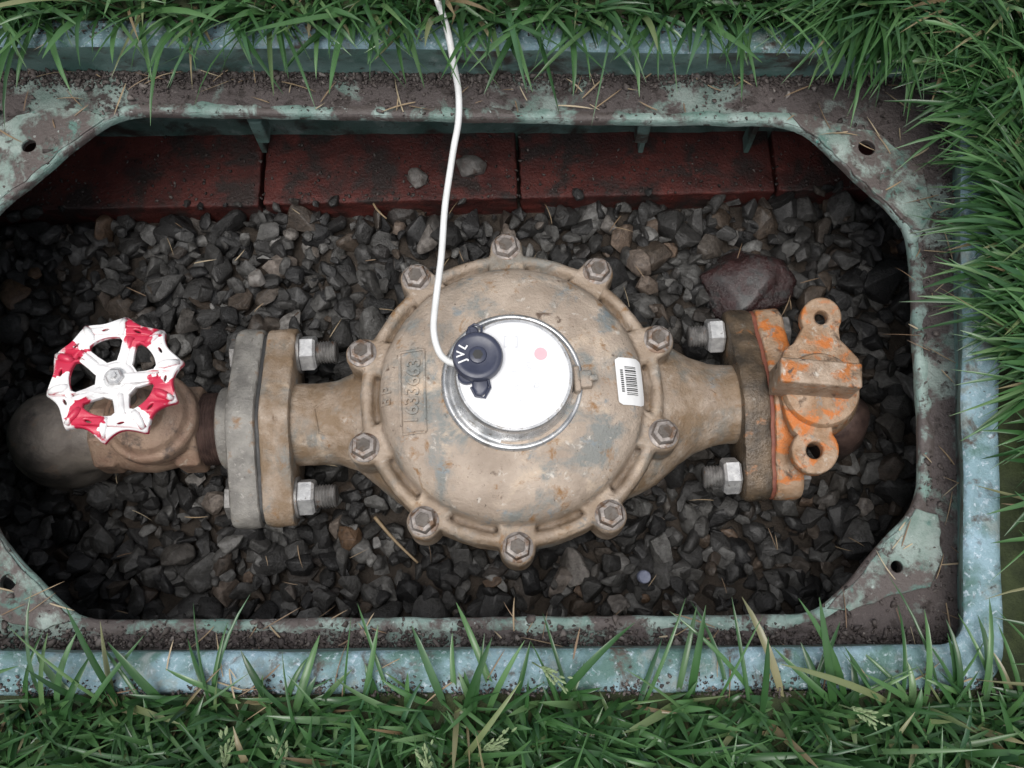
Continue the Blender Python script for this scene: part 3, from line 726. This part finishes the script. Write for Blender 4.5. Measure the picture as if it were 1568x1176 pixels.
# ---------------------------------------------------------------- GRASS
def blades(name,roots,azi,Ln,wd,ph0,ph1,mat,seg=6,parent=None,zbase=None,fold=.25):
    n=len(roots); t=np.linspace(0,1,seg+1)
    phi=ph0[:,None]+(ph1-ph0)[:,None]*t[None,:]**1.2
    ds=Ln/seg
    hx=np.zeros((n,seg+1)); hz=np.zeros((n,seg+1))
    for i in range(1,seg+1):
        pm=(phi[:,i]+phi[:,i-1])/2; hx[:,i]=hx[:,i-1]+np.sin(pm)*ds; hz[:,i]=hz[:,i-1]+np.cos(pm)*ds
    ca,sa=np.cos(azi)[:,None],np.sin(azi)[:,None]
    side=rng.normal(0,.10,n)[:,None]*Ln[:,None]*(t**2)[None,:]
    X=roots[:,0:1]+ca*hx-sa*side; Y=roots[:,1:2]+sa*hx+ca*side; Z=zbase[:,None]+hz
    wp=np.interp(t,[0,.15,.35,.6,.8,.93,1],[.55,.85,1,.92,.68,.36,.05])
    tw=rng.uniform(-.8,.8,n)[:,None]*(0.3+t[None,:])
    w=wd[:,None]*wp[None,:]/2
    ox=-sa*w*np.cos(tw); oy=ca*w*np.cos(tw); oz=w*np.sin(tw)
    nx=np.cos(phi)*ca*-1; ny=np.cos(phi)*sa*-1; nz_=np.sin(phi)
    cfx,cfy,cfz=-nx*w*fold*2,-ny*w*fold*2,-nz_*w*fold*2
    V=np.stack([np.stack([X-ox,Y-oy,Z-oz],-1),np.stack([X+cfx,Y+cfy,Z+cfz],-1),np.stack([X+ox,Y+oy,Z+oz],-1)],2)
    V=V.reshape(-1,3)*S
    base=(np.arange(n)*(seg+1)*3)[:,None,None]; r=(np.arange(seg)*3)[None,:,None]; c=np.arange(2)[None,None,:]
    a=base+r+c; q=np.stack([a,a+1,a+4,a+3],-1).reshape(-1,4)
    me=bpy.data.meshes.new(name); me.vertices.add(len(V)); me.vertices.foreach_set('co',V.ravel())
    me.loops.add(q.size); me.loops.foreach_set('vertex_index',q.ravel().astype(np.int32))
    me.polygons.add(len(q)); me.polygons.foreach_set('loop_start',np.arange(0,q.size,4,dtype=np.int32)); me.polygons.foreach_set('loop_total',np.full(len(q),4,dtype=np.int32))
    me.polygons.foreach_set('use_smooth',np.ones(len(q),dtype=bool))
    me.update(calc_edges=True); me.materials.append(mat)
    return link(bpy.data.objects.new(name,me),parent)
n=110000
X=rng.uniform(rx0-1100,rx1+1100,n); Y=rng.uniform(ry0-1100,ry1+1100,n)
n2=3600   # denser turf close to the box on the right and near sides
Xa=np.concatenate([rx1+rng.uniform(0,150,n2//2),rng.uniform(rx0,rx1+150,n2//2)]); Ya=np.concatenate([rng.uniform(ry0-60,ry1,n2//2),ry0-rng.uniform(0,110,n2//2)])
X=np.concatenate([X,Xa]); Y=np.concatenate([Y,Ya])
dx=np.maximum(np.maximum(rx0-X,X-rx1),0); dy=np.maximum(np.maximum(ry0-Y,Y-ry1),0); dist=np.hypot(dx,dy)
keep=(dist>1)&(rng.random(len(X))<np.where(dist<200,1.0,np.where(dist<400,.7,.28)))
X,Y,dist=X[keep],Y[keep],dist[keep]
ne=1500
side=rng.choice(4,ne,p=[.27,.02,.63,.08])
ex=np.where(side==0,rng.uniform(rx0,rx1,ne),np.where(side==2,rx1+rng.uniform(1,36,ne),np.where(side==1,rx0-rng.uniform(2,30,ne),rng.uniform(rx0,rx1,ne))))
ey=np.where(side==0,ry1+rng.uniform(1,26,ne),np.where(side==3,ry0-rng.uniform(2,30,ne),rng.uniform(ry0,ry1,ne)))
m=(side==2)&(rng.random(ne)<.72); ey=np.where(m,rng.uniform(ry0+.42*(ry1-ry0),ry1,ne),ey)
nc=2300
cx_=rx1+rng.uniform(-190,60,nc); cy_=ry1+rng.uniform(-140,60,nc); ok=(cx_>rx1+1)|(cy_>ry1+1); cx_,cy_=cx_[ok],cy_[ok]
EX=np.concatenate([ex,cx_]); EY=np.concatenate([ey,cy_])
X=np.concatenate([X,EX]); Y=np.concatenate([Y,EY]); edge=np.concatenate([np.zeros(len(dist),bool),np.ones(len(EX),bool)])
corner=np.concatenate([np.zeros(len(dist)+ne,bool),np.ones(len(cx_),bool)])
N_=len(X)
azr=rng.uniform(0,2*np.pi,N_)
tx=np.clip(X,rx0+250,rx1-250); ty=np.clip(Y,ry0+150,ry1-150)
azin=np.arctan2(ty-Y,tx-X)+rng.normal(0,.6,N_)
isb=Y<ry0
near=np.hypot(np.maximum(np.maximum(rx0-X,X-rx1),0),np.maximum(np.maximum(ry0-Y,Y-ry1),0))<55
azi=np.where(edge|(near&~isb&(rng.random(N_)<.5)),azin,azr)
flip=isb&~edge&(Y>ry0-110)&(np.sin(azi)>.25)&(rng.random(N_)<.86); azi=np.where(flip,-azi,azi)
Ln=rng.gamma(8,9.4,N_)+12; Ln=np.where(edge,Ln*1.25+22,Ln); Ln=np.where(corner,Ln*1.2,Ln)
Ln=np.where(near&isb&~edge,Ln*.62,Ln); Ln=np.where(edge&isb,Ln*.8,Ln); Ln=np.minimum(Ln,215)
wd=rng.uniform(2.8,9.6,N_)
ph0=rng.uniform(.05,.75,N_); ph0=np.where(edge,rng.uniform(.45,1.05,N_),ph0)
ph1=ph0+rng.uniform(.3,1.5,N_); ph1=np.where(edge,np.minimum(ph1,2.0),ph1)
lg=blades('lawn_grass',np.stack([X,Y],1),azi,Ln,wd,ph0,ph1,M['grass'],seg=6,zbase=np.full(N_,float(ZG-2)))
sh=B()
def seedhead(px,py,z=395):
    tip=W(px,py,z); az=random.uniform(0,6.28); root=tip+Vector((math.cos(az)*40,math.sin(az)*40,ZG-z))
    mid=(tip+root)/2+Vector((0,0,20)); pth=crom([root,mid,tip],6); sh.add(tube(pth,.9,5))
    d=(tip-mid).normalized()
    for k in range(46):
        t=random.random()**.8; a=random.uniform(0,6.28); sp=(1-t)*8+1.5
        c=tip-d*(t*32-6)+Vector((math.cos(a)*sp,math.sin(a)*sp,random.uniform(-3,4)))
        dd=(d+Vector((math.cos(a),math.sin(a),0))*.6).normalized(); L_=random.uniform(2.4,4)
        sh.add(tube([c-dd*L_,c-dd*L_*.3,c+dd*L_*.5,c+dd*L_],[.3,1.3,1.1,.2],5))
for p in ((350,1132),(428,1138),(775,1132),(862,1045),(1345,1105),(650,1150)):
    seedhead(*p,random.uniform(375,395))
mk('grass_seed_heads',sh,M['seed'],lg)
ns=280; sxx=[]
while len(sxx)<ns:
    x=random.uniform(rx0,rx1); y=random.uniform(ry0,ry1)
    if inpoly(x,y,irp): continue
    onr=x>led[1].x+2 or y>led[0].y+2 or y<led[3].y
    if onr and random.random()<.3: continue
    sxx.append((x,y,ZR+3 if onr else ZL+5))
sa_=np.array(sxx); ns=len(sa_)
blades('dead_straw',sa_[:,:2],rng.uniform(0,6.28,ns),rng.uniform(12,55,ns),rng.uniform(1.0,2.4,ns),np.full(ns,1.45),rng.uniform(1.5,1.68,ns),M['straw'],zbase=sa_[:,2],parent=box)
ns=70; gx=rng.uniform(-650,520,ns); gy=rng.uniform(-420,330,ns)
blades('gravel_straw',np.stack([gx,gy],1),rng.uniform(0,6.28,ns),rng.uniform(15,40,ns),rng.uniform(1,2,ns),np.full(ns,1.4),rng.uniform(1.5,1.75,ns),M['straw'],zbase=np.full(ns,-68.),parent=gb)
# ---------------------------------------------------------------- LIGHT / WORLD / CAMERA
w=bpy.data.worlds.new('World'); scn.world=w; w.use_nodes=True; nt=w.node_tree
sky=nt.nodes.new('ShaderNodeTexSky'); sky.sky_type='NISHITA'; sky.sun_disc=False
el_,az_=math.radians(76),math.radians(200)
sky.sun_elevation=el_; sky.sun_rotation=az_; sky.dust_density=3; sky.air_density=1
hs=nt.nodes.new('ShaderNodeHueSaturation'); hs.inputs['Saturation'].default_value=.35
bg=nt.nodes['Background']; L(nt,sky.outputs[0],hs.inputs['Color']); L(nt,hs.outputs[0],bg.inputs['Color']); bg.inputs['Strength'].default_value=.15
sl=bpy.data.lights.new('sun','SUN'); sl.energy=2.5; sl.angle=math.radians(38); sl.color=(1,.98,.95)
so=link(bpy.data.objects.new('sun',sl)); so.rotation_mode='QUATERNION'
dv=Vector((math.sin(az_)*math.cos(el_),math.cos(az_)*math.cos(el_),math.sin(el_)))
so.rotation_quaternion=dv.to_track_quat('Z','Y'); so.location=(0,0,3)
cam=bpy.data.cameras.new('camera'); cam.sensor_width=36; cam.lens=36*F/1568; cam.clip_start=.01; cam.clip_end=500
coo=link(bpy.data.objects.new('camera',cam)); coo.location=(CX*S,CY*S,CZ*S); coo.rotation_euler=(T,0,0)
scn.camera=coo
scn.view_settings.view_transform='Standard'; scn.view_settings.look='None'; scn.view_settings.exposure=0
